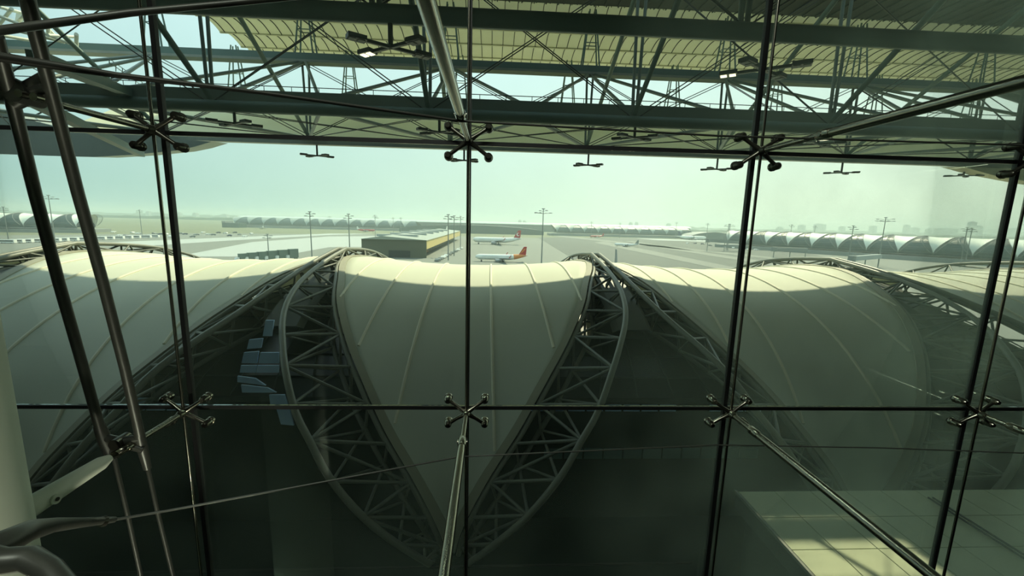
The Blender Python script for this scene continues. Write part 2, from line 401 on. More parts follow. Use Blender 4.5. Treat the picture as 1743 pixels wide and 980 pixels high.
MB().box((DX+.3, 5, zr(-21.2)), (DX+34, DY-.6, DZ-1.0), m_black).build('support_wall', m_black, T)
# ================================================================== ROOF TRUSSES OUTSIDE
Y1, Y2, Y3 = 15., 26., 39.
z1 = atY(600, 21, Y1).z; z2 = atY(600, 189, Y2).z; z3 = atY(600, 244, Y3).z; z4 = atY(600, 107, Y3).z
XN = [-41.3+12.45*k for k in range(9)]           # -41.3 -28.9 -16.4 -3.9 8.5 21 33.4 45.8 58
XL, XR = -44, 66
RT = 18.6
def roof_truss(Y, zb, zt, label, rb, rtop, boxtop=False):
    T = thing('roof_truss', label, 'truss', (0, Y, 0), 0, 'long roof trusses above the window')
    MB().tube([(XL, 0, zb), (XR, 0, zb)], rb, 14, m_roofst).build('bottom_chord', m_roofst, T)
    if boxtop:
        MB().box((XL, -.45, zt-.12), (XR, .45, zt+.5), m_roofst).build('top_chord', m_roofst, T)
        MB().box((XL, -.75, zt-.32), (XR, .2, zt-.12), m_eave).build('gutter', m_eave, T)
    else: MB().tube([(XL, 0, zt), (XR, 0, zt)], rtop, 12, m_roofst).build('top_chord', m_roofst, T)
    for k, x in enumerate(XN):
        for d in (-.28, .28):
            MB().tube([(x+d*.4, 0, zb), (x+d, 0, zt)], .1, 8).build('post', m_brace, T)
        if k+1 < len(XN):
            x2 = XN[k+1]; xm = (x+x2)/2
            for d in (-.12, .12):
                MB().tube([(x, d, zt-.2+d), (x2, d, zb+.2+d)], .035, 5).build('tie_rod', m_dark, T)
                MB().tube([(x2, d, zt-.2+d), (x, d, zb+.2+d)], .035, 5).build('tie_rod', m_dark, T)
    return T
t1 = roof_truss(Y1, z1, zr(15), 'nearest long roof truss with a thick dark tube crossing the top of the view', .30, .3)
t2 = roof_truss(Y2, z2, zr(15), 'middle long roof truss whose lower tube carries a walkway and railing', .34, .3)
t3 = roof_truss(Y3, z3+.25, z4, 'outermost long roof truss above the pale eave strip', .2, .3, True)
# walkway along the middle truss
T = thing('walkway', 'narrow maintenance walkway with thin railing on the middle roof truss', 'walkway', (0, Y2, 0))
MB().box((XL, -.12, z2+.3), (XR, 1.1, z2+.92), m_brace).build('deck', m_brace, T)
rl = MB(); rl.tube([(XL, 0, z2+1.2), (XR, 0, z2+1.2)], .025, 5, m_dark)
rl.build('rail', m_dark, T)
for i in range(70):
    x = XL+1+i*1.56; MB().tube([(x, 0, z2+.9), (x, 0, z2+1.2)], .02, 4).build('rail_post', m_dark, T)
# cross members between trusses at every node
for k, x in enumerate(XN[:-1]):
    T = thing('cross_frame', ['slanting steel tubes tying the roof trusses together, frame at the far left end', 'slanting steel tubes tying the roof trusses, second frame from the left', 'slanting tubes tying the roof trusses, frame left of the large floodlight cluster',
              'slanting tubes tying the roof trusses, frame behind the large floodlight cluster', 'slanting tubes tying the roof trusses, frame just right of the middle', 'slanting tubes tying the roof trusses, frame behind the right double joint',
              'slanting tubes tying the roof trusses, frame right of the right double joint', 'slanting tubes tying the roof trusses, frame at the far right'][k], 'bracing', (x, 0, 0), 0, 'cross frames of the roof')
    MB().tube([(0, Y2, zr(14.6)), (0, Y3, z3+.4)], .16, 8).build('diagonal', m_roofst, T)
    MB().tube([(0, Y3, z4-.1), (0, Y2, z2+.3)], .13, 8).build('diagonal', m_brace, T)
    MB().tube([(0, Y1, zr(14.6)), (0, Y2, z2+.4)], .15, 8).build('diagonal', m_roofst, T)
    for sx_ in (-6.2, 6.2):
        MB().tube([(0, Y3, z3+.3), (sx_, Y2, z2)], .13, 8).build('plan_brace', m_brace, T)
        MB().tube([(0, Y3, z4), (sx_, Y2, z2+.5)], .12, 8).build('upper_brace', m_brace, T)
    for sx_ in (-12.45, 12.45):
        for d in (0, .3):
            MB().tube([(0, Y3, z3+.35), (sx_*.98, Y2+.4, z2-.2+d*.3)], .03, 5).build('tie_rod', m_dark, T)
    # A-frame stools carrying the roof panels
for row, (yy, zb, zt) in enumerate(((Y3+.3, z4+.5, zr(RT)), (50.5, zr(13.7), zr(18.5)))):
    for k in range(9):
        x = XN[0]+12.45*k
        if x > XR-2: continue
        if x < -29.5: continue
        T = thing('roof_stool', 'four legged steel stool ' + ('on the outer truss' if row == 0 else 'on the outer lower roof, against the sky')+', '+nth(k-1, 8), 'support', (x, yy, 0), 0, ('stools on the outer truss', 'stools on the outer lower roof')[row])
        for ax, ay in ((-.75, -.5), (.75, -.5), (-.75, .5), (.75, .5)):
            MB().tube([(ax, ay, zb), (ax*.35, ay*.35, zt)], .07, 6).build('leg', m_roofst, T)
        rb = MB()
        zc = zb+(zt-zb)*.42; q = .72
        rb.tube([(-.75*q, -.5*q, zc), (.75*q, -.5*q, zc), (.75*q, .5*q, zc), (-.75*q, .5*q, zc), (-.75*q, -.5*q, zc)], .045, 5)
        rb.build('cross_bar', m_roofst, T)
# soffits
def soffit(name, x0, x1, ya, za, yb, zb, m, th=.25, ribs=1.05, step=None):
    g = MB(); L = Vector((0, yb-ya, zb-za)); n = Vector((0, -L.z, L.y)).normalized()
    n = n if n.z > 0 else -n
    g.prism([(x0, ya, za), (x1, ya, za), (x1, yb, zb), (x0, yb, zb)], n*th, m)
    x = x0+.5
    while x < x1:
        g.prism([(x, ya, za), (x+.09, ya, za), (x+.09, yb, zb), (x, yb, zb)], n*-.1, m); x += ribs
    o = g.build(name, m); struct(o); return o
XW = -28.5
LX0, LX1 = 26.8, 33.4                      # a bay of open louvres that lets sun down to the deck
def vault_panel(xa, xb, ya, yb):
    g = MB(); n_ = 10; pr = [(ya+(yb-ya)*k/n_, zr(RT)+.05+.55*math.sin(math.pi*k/n_)**.8*(1-.35*k/n_)) for k in range(n_+1)]
    g.grid([[(x, y, z) for y, z in pr] for x in (xa, xb)], m_soffit)
    g.grid([[(x, y, z+.12) for y, z in pr] for x in (xa, xb)][::-1], m_soffit)
    x = xa+.5
    while x < xb:
        g.grid([[(x+q, y, z-d) for y, z in pr] for q, d in ((0, 0), (0, .07), (.06, .07), (.06, 0))], m_gap, False); x += 1.15
    g.box((xa, yb-.1, zr(RT)-.02), (xb, yb+.08, zr(RT)+.1), m_soffit)
    struct(g.build('ceiling', m_soffit))
for k, (ya, yb) in enumerate(((38.6, 40.4), (40.4, 44.), (44., 47.6), (47.6, 51.2), (51.2, 53.))):
    for xa, xb in (((XW, LX0), (LX1, XR)) if k == 1 else ((XW, XR),)): vault_panel(xa, xb, ya, yb-.02)
g = MB()
for k in range(8):
    y = 39.95+k*.48; g.prism([(LX0, y, zr(RT)), (LX1, y, zr(RT)), (LX1, y+.72, zr(RT)+.89), (LX0, y+.72, zr(RT)+.89)], (0, .04, 0), m_soffit)
struct(g.build('ceiling', m_soffit))

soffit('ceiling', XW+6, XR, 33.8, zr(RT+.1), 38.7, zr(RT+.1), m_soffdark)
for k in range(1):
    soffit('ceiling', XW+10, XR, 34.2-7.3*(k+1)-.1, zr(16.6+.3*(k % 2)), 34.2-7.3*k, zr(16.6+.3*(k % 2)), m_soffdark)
g = MB()                                   # unseen louvres added as fill: stop the sun, let the sky behind in
for k in range(6):
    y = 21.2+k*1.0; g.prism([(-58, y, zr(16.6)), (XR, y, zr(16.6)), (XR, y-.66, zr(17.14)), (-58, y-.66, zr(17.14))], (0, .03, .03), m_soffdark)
struct(g.build('ceiling', m_soffdark))  # the added unseen louvres, not a real ceiling
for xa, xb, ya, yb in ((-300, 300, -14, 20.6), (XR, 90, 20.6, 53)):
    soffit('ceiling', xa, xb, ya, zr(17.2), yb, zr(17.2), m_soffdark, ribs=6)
soffit('ceiling', -38, XR+6, Y3+.3, z3-.05, 52.5, zr(14.1), m_soff2, ribs=3.1)
g = MB(); g.box((-38, Y3-.3, z3-.24), (XR+6, Y3+.3, z3+.36), m_eave)
o = g.build('trim_5'); struct(o)
# curved lower canopy ends
def canopy(name, pts_px, Ya, depth, label, m):
    P = [atY(x, y, Ya) for x, y in pts_px]
    g = MB(); g.prism(P, (0, depth, depth*.12), m); o = g.build(name, m); return tag(o, label, 'canopy')
canopy('fabric_canopy', [(-160, 150), (20, 196), (130, 224), (360, 241), (330, 250), (300, 256), (230, 263), (160, 267), (80, 265), (0, 262), (-160, 258)], 36.5, 2.2, 'grey canopy end with a curved lower edge hanging at the left under the roof', m_canopy)
canopy('fabric_canopy', [(1640, 284), (1743, 288), (1860, 292), (1860, 322), (1800, 318), (1743, 308), (1690, 298)], 37.5, 2., 'pale canopy end with a curved lower edge at the right picture edge', m_soffit)
# left-hand wing: sloping teal girders and a lit lattice
T = thing('side_girder', 'pale teal girders receding down to the left below the roof trusses', 'girder')
for (a, ya), (b_, yb), w in ((((60, 95), 18), ((300, 190), 34), .9), (((100, 112), 20), ((240, 168), 32), 1.4), (((30, 160), 18), ((240, 262), 33), .7)):
    MB().bar(atY(*a, ya), atY(*b_, yb), w*.6, .4, m_roofst).build('girder', m_roofst, T)
T = thing('roof_lattice', 'sunlit cream lattice of a neighbouring roof at the upper left corner', 'lattice')
LP = [((0, 28), (130, 78)), ((0, 45), (110, 72)), ((0, 12), (60, 28)), ((20, 15), (0, 40)), ((45, 22), (20, 50)), ((60, 28), (95, 62)), ((82, 40), (82, 62)), ((82, 60), (130, 63)), ((130, 58), (130, 80)), ((0, 60), (60, 70))]
for a, b_ in LP: MB().tube([atY(*a, 34), atY(*b_, 36)], .12, 6).build('bar', m_farmem, T)
MB().prism([atY(28, 18, 36), atY(60, 22, 36), atY(45, 40, 36), atY(25, 38, 36)], (0, .3, 0), m_farmem).build('panel', m_farmem, T)
# thin handrail on far left roof
T = thing('handrail', 'thin handrail on the receding roof edge at upper left against the sky', 'railing')
for dy in (0, -6): MB().tube([atY(186, 106+dy, 34), atY(242, 146+dy, 42)], .03, 5).build('rail', m_brace, T)
for s_ in range(6):
    k = s_/5; MB().tube([atY(186+56*k, 100+40*k, 34+8*k), atY(186+56*k, 114+38*k, 34+8*k)], .03, 5).build('rail_post', m_brace, T)
# ---- floodlight clusters hanging from nodes
def flood(loc, rz, label, lit=False, drop=1.0, s=1.):
    T = thing('floodlight_cluster', label, 'floodlight', loc, rz, 'floodlight clusters under the roof')
    MB().tube([(0, 0, drop), (0, 0, -.05)], .1*s, 8, m_dark).build('stem', m_dark, T)
    for q in range(4):
        a = math.radians(32 if q % 2 == 0 else 148) + (math.pi if q > 1 else 0)
        d = Vector((math.cos(a), math.sin(a), 0))
        MB().bar((0, 0, 0), d*1.25*s, .12*s, .12*s, m_dark).build('arm', m_dark, T)
        hb = MB(); o = d*1.3*s
        hb.box((-.34*s, -.22*s, -.06*s), (.34*s, .22*s, .1*s), m_dark, a, o)
        h_ = hb.build('lamp_head', m_dark, T)
        lb = MB()
        for e in (-.17, .17): lb.box((-.12*s+e*s, -.14*s, -.085*s), (.12*s+e*s, .14*s, -.06*s), m_lamp if (lit and q == 1) else m_grey, a, o)
        lb.build('lens', None, h_)
fl = [((665, 80), Y1, 'large dark floodlight cluster hanging near the top, one lamp glowing', True),
      ((1300, 118), Y1, 'dark floodlight cluster with a glowing lamp, half behind the right double joint', True),
      ((400, 210), Y2, 'floodlight cluster below the middle truss, right of the left double joint', False),
      ((748, 225), Y2, 'floodlight cluster just left of the top centre glass fitting', False),
      ((1080, 234), Y2, 'floodlight cluster below the middle truss, right of centre', False),
      ((1392, 245), Y2, 'floodlight cluster right of the upper right glass fitting', False),
      ((540, 265), Y3, 'small floodlight cluster against the sky, left of centre', False),
      ((790, 273), Y3, 'small floodlight cluster hidden partly by the centre glass fitting', False),
      ((1001, 281), Y3, 'small floodlight cluster against the sky, right of centre', False),
      ((1220, 288), Y3, 'small floodlight cluster touching the right glass fitting against the sky', False),
      ((1432, 294), Y3, 'small floodlight cluster against the sky, between the two right joints', False),
      ((1640, 299), Y3, 'small floodlight cluster against the sky at far right', False)]
for (px, py), Y, lb, lit in fl:
    p = atY(px, py, Y); zt = {Y1: z1, Y2: z2, Y3: z3}[Y]
    flood(p, 0.0, lb, lit, max(.3, zt-p.z), .85)
# ================================================================== AIRFIELD
def mast(px, ytop, Y, label, big=False, lattice=False):
    p = atY(px, ytop, Y); h = p.z
    T = thing('light_mast', label, 'light mast', (p.x, p.y, 0), 0, 'airfield light masts')
    MB().tube([(0, 0, 0), (0, 0, h*.5), (0, 0, h)], [.5 if big else .42, .36, .26], 8, m_grey).build('pole', m_grey, T)
    hd = MB(); R = 5.5 if big else 2.6
    for k in range(8 if big else 6):
        a = 2*math.pi*k/(8 if big else 6)+.3; zz = h-1.4-(1.6 if k % 2 else 0) - (1.5 if big and k % 4 == 0 else 0)
        e = Vector((R*math.cos(a), R*math.sin(a), zz)); hd.tube([(0, 0, zz-.4), e], .12, 5, m_grey)
        hd.box((-.9, -.5, -.2), (.9, .5, .25), m_grey, a, e)
    hd.tube([(0, 0, h-.4), (0, 0, h+.1)], 1.1, 8, m_grey); hd.build('lamp_crown', m_grey, T)
    if lattice:
        lt = MB()
        for k in range(8):
            z0_, z1_ = h*k/8, h*(k+1)/8
            for sx_ in (-1, 1):
                lt.tube([(sx_*1.4, 0, z0_), (-sx_*1.4, 0, z1_)], .12, 5, m_grey); lt.tube([(sx_*1.4, 0, z0_), (sx_*1.4, 0, z1_)], .2, 5, m_grey)
        lt.build('lattice', m_grey, T)
for a in [(925, 355, 290, 'tall light mast with a wide crown of lamps right of the centre joint', True), (82, 332, 380, 'tall light mast with a wide lamp crown beside the left white concourse', True),
          (1508, 370, 330, 'tall light mast with a wide lamp crown in front of the right concourse', True),
          (5, 352, 430, 'light mast at the far left picture edge'), (527, 360, 290, 'light mast left of centre rising behind the cream roofs'), (593, 364, 300, 'light mast just left of the flat-roofed cargo shed'),
          (638, 366, 620, 'light mast standing behind the left end of the cargo shed'), (669, 370, 820, 'thin far light mast behind the shed roof, left one'), (682, 370, 840, 'thin far light mast behind the shed roof, right one'),
          (763, 365, 300, 'light mast in front of the cargo shed right side, nearest of three'), (773, 367, 340, 'light mast in front of the cargo shed right side, middle of three'), (784, 368, 420, 'light mast in front of the cargo shed right side, farthest of three'),
          (237, 357, 560, 'thin light mast over the distant car park on the left'), (1007, 377, 860, 'thin far light mast before the distant concourse, right of the tall mast'), (1056, 379, 870, 'thin far light mast in the middle of the distant concourse'),
          (1152, 378, 900, 'thin far light mast near the right end of the distant concourse'), (1205, 380, 700, 'light mast left of the lattice tower'), (1348, 382, 560, 'light mast behind the right concourse near its far end'),
          (1453, 384, 330, 'light mast before the right concourse, left of the tall crown mast'), (1647, 387, 330, 'light mast before the right concourse, left one of a pair'), (1655, 388, 345, 'light mast before the right concourse, right one of a pair'),
          (1388, 384, 620, 'small far light mast behind the right concourse'), (455, 398, 330, 'short grey pole left of the container trucks mast')]:
    mast(*a[:3], a[3], big=len(a) > 4)
mast(1242, 381, 520, 'broad lattice tower with a platform at the far end of the right concourse', True, True)
# ---- aircraft
def aircraft(loc, rz, L, label, body=m_white, tail=m_red, tail2=None, small=False):
    T = thing('airliner', label, 'aircraft', loc, rz, 'parked airliners')
    r = L*.053; zc = r*1.75
    prof = [(-.5, .02), (-.49, .35), (-.475, .6), (-.45, .85), (-.41, 1), (.18, 1), (.3, .85), (.4, .55), (.47, .25), (.5, .08)]
    g = MB(); g.tube([(L*x, 0, zc+(max(0, x-.18)*r*2.2 if x > 0 else (-.2*r if x < -.48 else 0))) for x, k in prof], [r*k for x, k in prof], 16, body)
    fu = g.build('fuselage', body, T)
    g = MB(); g.add([(L*.33, .15, zc+r*.8), (L*.435, .15, zc+r*3.9), (L*.49, .15, zc+r*3.9), (L*.475, .15, zc+r*.5), (L*.33, -.15, zc+r*.8), (L*.435, -.15, zc+r*3.9), (L*.49, -.15, zc+r*3.9), (L*.475, -.15, zc+r*.5)],
                    [[0, 3, 2, 1], [4, 5, 6, 7], [0, 1, 5, 4], [1, 2, 6, 5], [2, 3, 7, 6], [3, 0, 4, 7]], tail)
    fin = g.build('tail_fin', tail, T)
    if tail2:
        mk = MB()
        for sd_ in (-1, 1):
            if tail2 == 'disc':
                c_ = Vector((L*.43, sd_*.2, zc+r*2.3)); n_ = 14
                ring = [c_+Vector((math.cos(6.283*k/n_)*r*.62, 0, math.sin(6.283*k/n_)*r*.62)) for k in range(n_)]
                mk.prism(ring, (0, sd_*.05, 0), m_white)
                c2 = c_+Vector((r*.2, sd_*.06, r*.05))
                mk.prism([c2+Vector((math.cos(6.283*k/n_)*r*.42, 0, math.sin(6.283*k/n_)*r*.42)) for k in range(n_)], (0, sd_*.04, 0), tail)
            else:
                mk.prism([(L*.36, sd_*.18, zc+r*1.3), (L*.44, sd_*.18, zc+r*3.2), (L*.475, sd_*.18, zc+r*3.2), (L*.41, sd_*.18, zc+r*1.9)], (0, sd_*.05, 0), m_orange)
        mk.build('tail_marking', m_white, T)
    for sg in (-1, 1):
        w = MB(); th = r*.12
        P = [(-L*.09, sg*r*.8, zc-r*.5), (L*.10, sg*L*.46, zc+r*.25), (L*.135, sg*L*.46, zc+r*.25), (L*.10, sg*r*.8, zc-r*.45)]
        w.prism(P if sg > 0 else P[::-1], (0, 0, th), m_engine)
        w.prism([(L*.11, sg*L*.455, zc+r*.3), (L*.15, sg*L*.47, zc+r*1.2), (L*.16, sg*L*.47, zc+r*1.2), (L*.135, sg*L*.455, zc+r*.3)], (0, sg*.1, 0), tail)
        w.build('wing', m_engine, T)
        P = [(L*.41, sg*r*.3, zc+r*.6), (L*.475, sg*L*.17, zc+r*.8), (L*.5, sg*L*.17, zc+r*.8), (L*.475, sg*r*.2, zc+r*.6)]
        MB().prism(P if sg > 0 else P[::-1], (0, 0, .25), m_engine).build('stabilizer', m_engine, T)
        MB().tube([(-L*.12, sg*L*.155, zc-r*.95), (-L*.11, sg*L*.155, zc-r*.95), (-L*.05, sg*L*.155, zc-r*.95), (-L*.0, sg*L*.155, zc-r*.8)], [r*.5, r*.58, r*.55, r*.3], 12, m_engine).build('engine', m_engine, T)
    if not small:
        for x, y in ((-.38, 0), (.03, .07), (.03, -.07)):
            g = MB(); g.tube([(L*x, L*y, r*.3), (L*x, L*y, zc-r*.5)], r*.1, 6, m_grey)
            for e in (-.25, .25): g.tube([(L*x, L*y+r*e-r*.09, r*.3), (L*x, L*y+r*e+r*.09, r*.3)], r*.3, 10, m_tyre)
            g.build('landing_gear', m_grey, T)
        g = MB()
        for i in range(34):
            x = -L*.36+i*L*.0165
            for sd_ in (-1, 1): g.box((x, sd_*r*.975-.03, zc+r*.2), (x+L*.006, sd_*r*.975+.03, zc+r*.36), m_navy)
        g.build('cabin_windows', m_navy, T)
        if tail2 == 'stripe':
            g = MB()
            for k in range(10):
                a0, a1 = -1.2+k*.28, -1.2+(k+1)*.28
                for sd_ in (-1, 1):
                    for x0 in (.145, .165):
                        g.add([(L*(x0+.012*k/3), sd_*r*1.01*math.cos(a0), zc+r*1.01*math.sin(a0)), (L*(x0+.006+.012*k/3), sd_*r*1.01*math.cos(a0), zc+r*1.01*math.sin(a0)),
                               (L*(x0+.006+.012*(k+1)/3), sd_*r*1.01*math.cos(a1), zc+r*1.01*math.sin(a1)), (L*(x0+.012*(k+1)/3), sd_*r*1.01*math.cos(a1), zc+r*1.01*math.sin(a1))], [[0, 1, 2, 3]], m_navy)
            g.tube([(L*.24, 0, zc+r*.1), (L*.3, 0, zc+r*.27), (L*.4, 0, zc+r*.5), (L*.47, 0, zc+r*.64), (L*.5, 0, zc+r*.7)], [r*.96, r*.87, r*.58, r*.29, r*.11], 16, m_orange, cap=False)
            g.build('livery', m_navy, T)
    return T
p = gnd(853, 445.5); aircraft((p.x, p.y, 0), 0.02, 37.6, 'white narrow-body airliner with an orange and red tail parked right of the centre joint', tail=m_red, tail2='stripe')
p = gnd(846, 416); aircraft((p.x, p.y, 0), 0.0, 62, 'long white airliner with a red tail bearing a white disc, behind the orange-tailed one', tail=m_red, tail2='disc')
p = gnd(623, 394.5); aircraft((p.x, p.y, 0), math.radians(200), 38, 'red and white airliner taxiing far behind the cargo shed', body=m_red, tail=m_white)
p = gnd(1066, 420); aircraft((p.x, p.y, 0), math.radians(-28), 32, 'small white airliner on the dark taxiway right of centre', tail=m_grey)
p = gnd(1016, 404.5); aircraft((p.x, p.y, 0), math.radians(12), 33, 'red airliner far on the taxiway before the distant concourse', body=m_red, tail=m_red)
p = gnd(1177, 408.5); aircraft((p.x, p.y, 0), math.radians(178), 62, 'long white airliner with a dark tail near the lattice tower', tail=m_navy)
p = gnd(752, 401); aircraft((p.x, p.y, 0), math.radians(75), 60, 'white airliner seen nose-on above the cargo shed roof', tail=m_white)
p = gnd(1091, 402.5); aircraft((p.x, p.y, 0), math.radians(-60), 36, 'tiny white airliner parked at the distant concourse', tail=m_white)
p = gnd(448, 389.5); aircraft((p.x, p.y, 0), math.radians(-60), 36, 'tiny white airliner at the left end of the distant concourse', tail=m_white)
p = atY(1049, 424, 200); aircraft((p.x-3.5, 175, 0), math.radians(82), 56, 'airliner hidden behind the cream roofs with only its grey tail fin showing', tail=m_grey)
# ---- cargo shed
T = thing('cargo_shed', 'long low cargo shed with pale metal roof and yellow upper side wall', 'building')
ya, yb = 314, 640
A_ = atY(615, 406, ya); B_ = atY(726, 409, ya); hA = B_.z
x0, x1 = A_.x, B_.x
MB().box((x0+.1, ya+1.1, 0), (x1-9, yb, hA), m_shed).build('wall', m_shed, T)
MB().box((x0, ya, 0), (x1-.2, ya+1, hA), m_shed).build('end_wall', m_shed, T)
MB().box((x1-9, ya+1, hA*.50), (x1, yb, hA), m_shedyel).build('side_fascia', m_shedyel, T)
MB().prism([(x0-.8, ya-1, hA+.05), (x1+.6, ya-1, hA+.05), ((x0+x1)/2-8, ya-1, hA+2.6)], (0, yb-ya+2, 0), m_shedroof).build('roof', m_shedroof, T)
for k in range(6): MB().box((x0+3, ya+30+k*45, hA+1.0), (x1-12, ya+36+k*45, hA+2.9), m_pale).build('sky_panel', m_pale, T)
MB().box((x0+20, ya-.3, 0), (x0+36, ya, 5.5), m_dark).build('loading_door', m_dark, T)
MB().box((x1-9.2, ya+4, 0), (x1-8.9, ya+70, 6), m_brown).build('loading_bay', m_brown, T)
for k in range(18): MB().box((x1-9.2, ya+10+k*17, 1.2), (x1-8.8, ya+18+k*17, 5.2), m_dark).build('bay_door', m_dark, T)
# ---- far concourses
def mesh_bay():
    q = MB(); P = memb(26, 6, -10, 190)
    q.grid([[(a*.80, b-44, c) for a, b, c in r] for r in P], m_farmem); mem = q.mesh('membrane')
    q = MB(); G = []
    for i in range(21):
        th = -20+11*i; w = PB/2-.8*wth(min(max(th, -14), 194))+.5; y, z = ell(th, .96)
        G.append([(-w, y-44, max(z, .3)), (-w*.4, y-44, max(z, .3)), (w*.4, y-44, max(z, .3)), (w, y-44, max(z, .3))])
    q.grid(G, m_farglass, False)
    for i in range(1, 20, 2): q.tube([Vector(G[i][0])*1.003, Vector(G[i][-1])*1.003], .12, 4, m_grey)
    gls = q.mesh('glass_bay')
    q = MB()
    for sg in (-1, 1):
        A = [Vector((sg*.8*wth(t), *ell(t)))-Vector((0, 44, 0)) for t in range(-14, 195, 8)]
        B = [Vector((sg*min(Bpt(t).x, 12.8), Bpt(t).y-44, Bpt(t).z)) for t in range(-14, 195, 8)]
        q.tube(A, .3, 5, m_grey); q.tube(B, .3, 5, m_grey)
        for i in range(len(A)-1): q.tube([A[i], B[i+1]], .14, 4, m_grey)
    return mem, gls, q.mesh('edge_truss')
BAY = mesh_bay()
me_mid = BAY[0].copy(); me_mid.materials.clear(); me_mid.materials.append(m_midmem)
def concourse(end, ang, n, sc, label, skip_t=False, zs=1.):
    T = thing('concourse', label, 'building', (end.x, end.y, 0), ang); T.scale = (sc, sc, sc*zs)
    for i in range(n):
        for me, nme, off in ((BAY[0], 'fabric_roof', 0), (BAY[1], 'glass_bay', PB/2), (BAY[2], 'edge_truss', 0)):
            if skip_t and nme == 'edge_truss': continue
            o = place(me_mid if (skip_t and me is BAY[0]) else me, nme, T); o.location = (i*PB+off, 0, 0)
    MB().box((-PB/2, -30, 0), (n*PB-PB/2, 30, 4.5), m_grey).build('base', m_grey, T)
    return T
e0 = Vector(((1262-838)/700*590, 590, 0)); d0 = Vector((120, -230)).normalized()
concourse(e0, math.atan2(d0.y, d0.x), 15, 1., 'long concourse of white shell bays curving away on the right')
e1 = Vector(((185-838)/700*610, 610, 0))
concourse(e1, math.radians(180+16), 8, 1., 'short concourse of white shell bays at the far left')
e2 = gnd(425, 386); e2.y = 1080; e2.x = (428-838)/700*1080
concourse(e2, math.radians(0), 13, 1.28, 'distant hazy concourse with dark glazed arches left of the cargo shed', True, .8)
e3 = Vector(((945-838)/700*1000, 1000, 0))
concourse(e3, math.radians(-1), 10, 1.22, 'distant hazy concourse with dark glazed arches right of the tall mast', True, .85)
def vault(name, xa, xb, Y, hgt, dep, m, mroof, label):
    T = thing(name, label, 'building', (0, Y, 0)); A_ = (xa-838)/700*Y; B_ = (xb-838)/700*Y
    sh = [(A_+(B_-A_)*i/24, 0, hgt*(.45+.55*math.sin(math.pi*i/24)**.7)) for i in range(25)]
    MB().prism([(A_, 0, 0)]+sh+[(B_, 0, 0)], (0, dep, 0), m).build('hall', m, T)
    MB().grid([[Vector(p)+Vector((0, -2, .4)) for p in sh], [Vector(p)+Vector((0, dep+2, .4)) for p in sh]], mroof).build('roof', mroof, T)
vault('terminal_hall', 683, 925, 980, 19.5, 60, m_farglass, m_grey, 'dark low vaulted hall between the two distant concourses')
T = thing('long_hall', 'long pale-roofed hall on the horizon behind the distant concourses', 'building', (0, 1350, 0))
A_, B_ = (425-838)/700*1350, (1178-838)/700*1350
MB().box((A_, 0, 0), (B_, 80, 22), m_farglass).build('hall', m_farglass, T)
MB().grid([[(x, 40-44*math.cos(math.pi*k/10), 22+6.5*math.sin(math.pi*k/10)) for k in range(11)] for x in (A_-4, B_+4)][::-1], m_midroof).build('roof', m_midroof, T)
vault('hangar', 1180, 1262, 900, 17, 50, m_farglass, m_grey, 'hazy dark vaulted building behind the lattice tower')
T = thing('control_block', 'small dark flat block at the far left end of the distant concourse', 'building', (0, 1000, 0))
A_, B_ = (397-838)/700*1000, (424-838)/700*1000
MB().box((A_, 0, 0), (B_, 30, 11), m_farglass).build('block', m_farglass, T); MB().box((A_, -1, 11), (A_+8, 30, 15), m_grey).build('roof_room', m_grey, T)
# ---- tree line and city on the horizon
def ridge(Y, x0, x1, n, h0, h1, m, label, name):
    pts = []
    for i in range(n+1): pts.append((x0+(x1-x0)*i/n, 0, h0+(h1-h0)*random.random()))
    g = MB(); g.prism([(x0, 0, 0)]+pts+[(x1, 0, 0)], (0, 60, 0), m); o = g.build(name, m); o.location = (0, Y, 0)
    return tag(o, label, 'trees', kind='stuff')
ridge(2300, -3200, 3400, 220, 9, 17, m_tree, 'low dark line of trees along the horizon', 'tree_line')
ridge(4200, -6000, 6400, 300, 12, 30, m_tree, 'hazy farther belt of trees on the horizon', 'tree_line')
city = ((1399, 17, 380.5), (1368, 9, 382.5), (1490, 8, 384), (1548, 6, 382.5), (1562, 9, 387), (1615, 38, 388), (1660, 9, 377), (1672, 6, 384), (1330, 8, 386), (1437, 6, 385), (1585, 6, 389), (885, 5, 374), (893, 5, 375), (1075, 4, 378), (1085, 4, 377.5), (1140, 6, 380),
                  (560, 6, 368), (640, 6, 369), (300, 8, 360.5), (330, 6, 361.5), (250, 5, 359), (380, 10, 364), (265, 14, 361), (1730, 12, 388))
for ci, (px, w, yt) in enumerate(sorted(city)):
    Y = 3600; p = atY(px, yt, Y); w_ = w*Y/700
    g = MB(); g.box((-w_/2, 0, 0), (w_/2, 40, p.z-6), m_city); g.box((-w_*.3, 5, p.z-6), (w_*.2, 35, p.z), m_city)
    o = g.build('city_building', m_city); o.location = (p.x, Y, 0)
    tag(o, 'hazy block of the city skyline, %s' % nth(ci, len(city)), 'building', 'city skyline blocks')
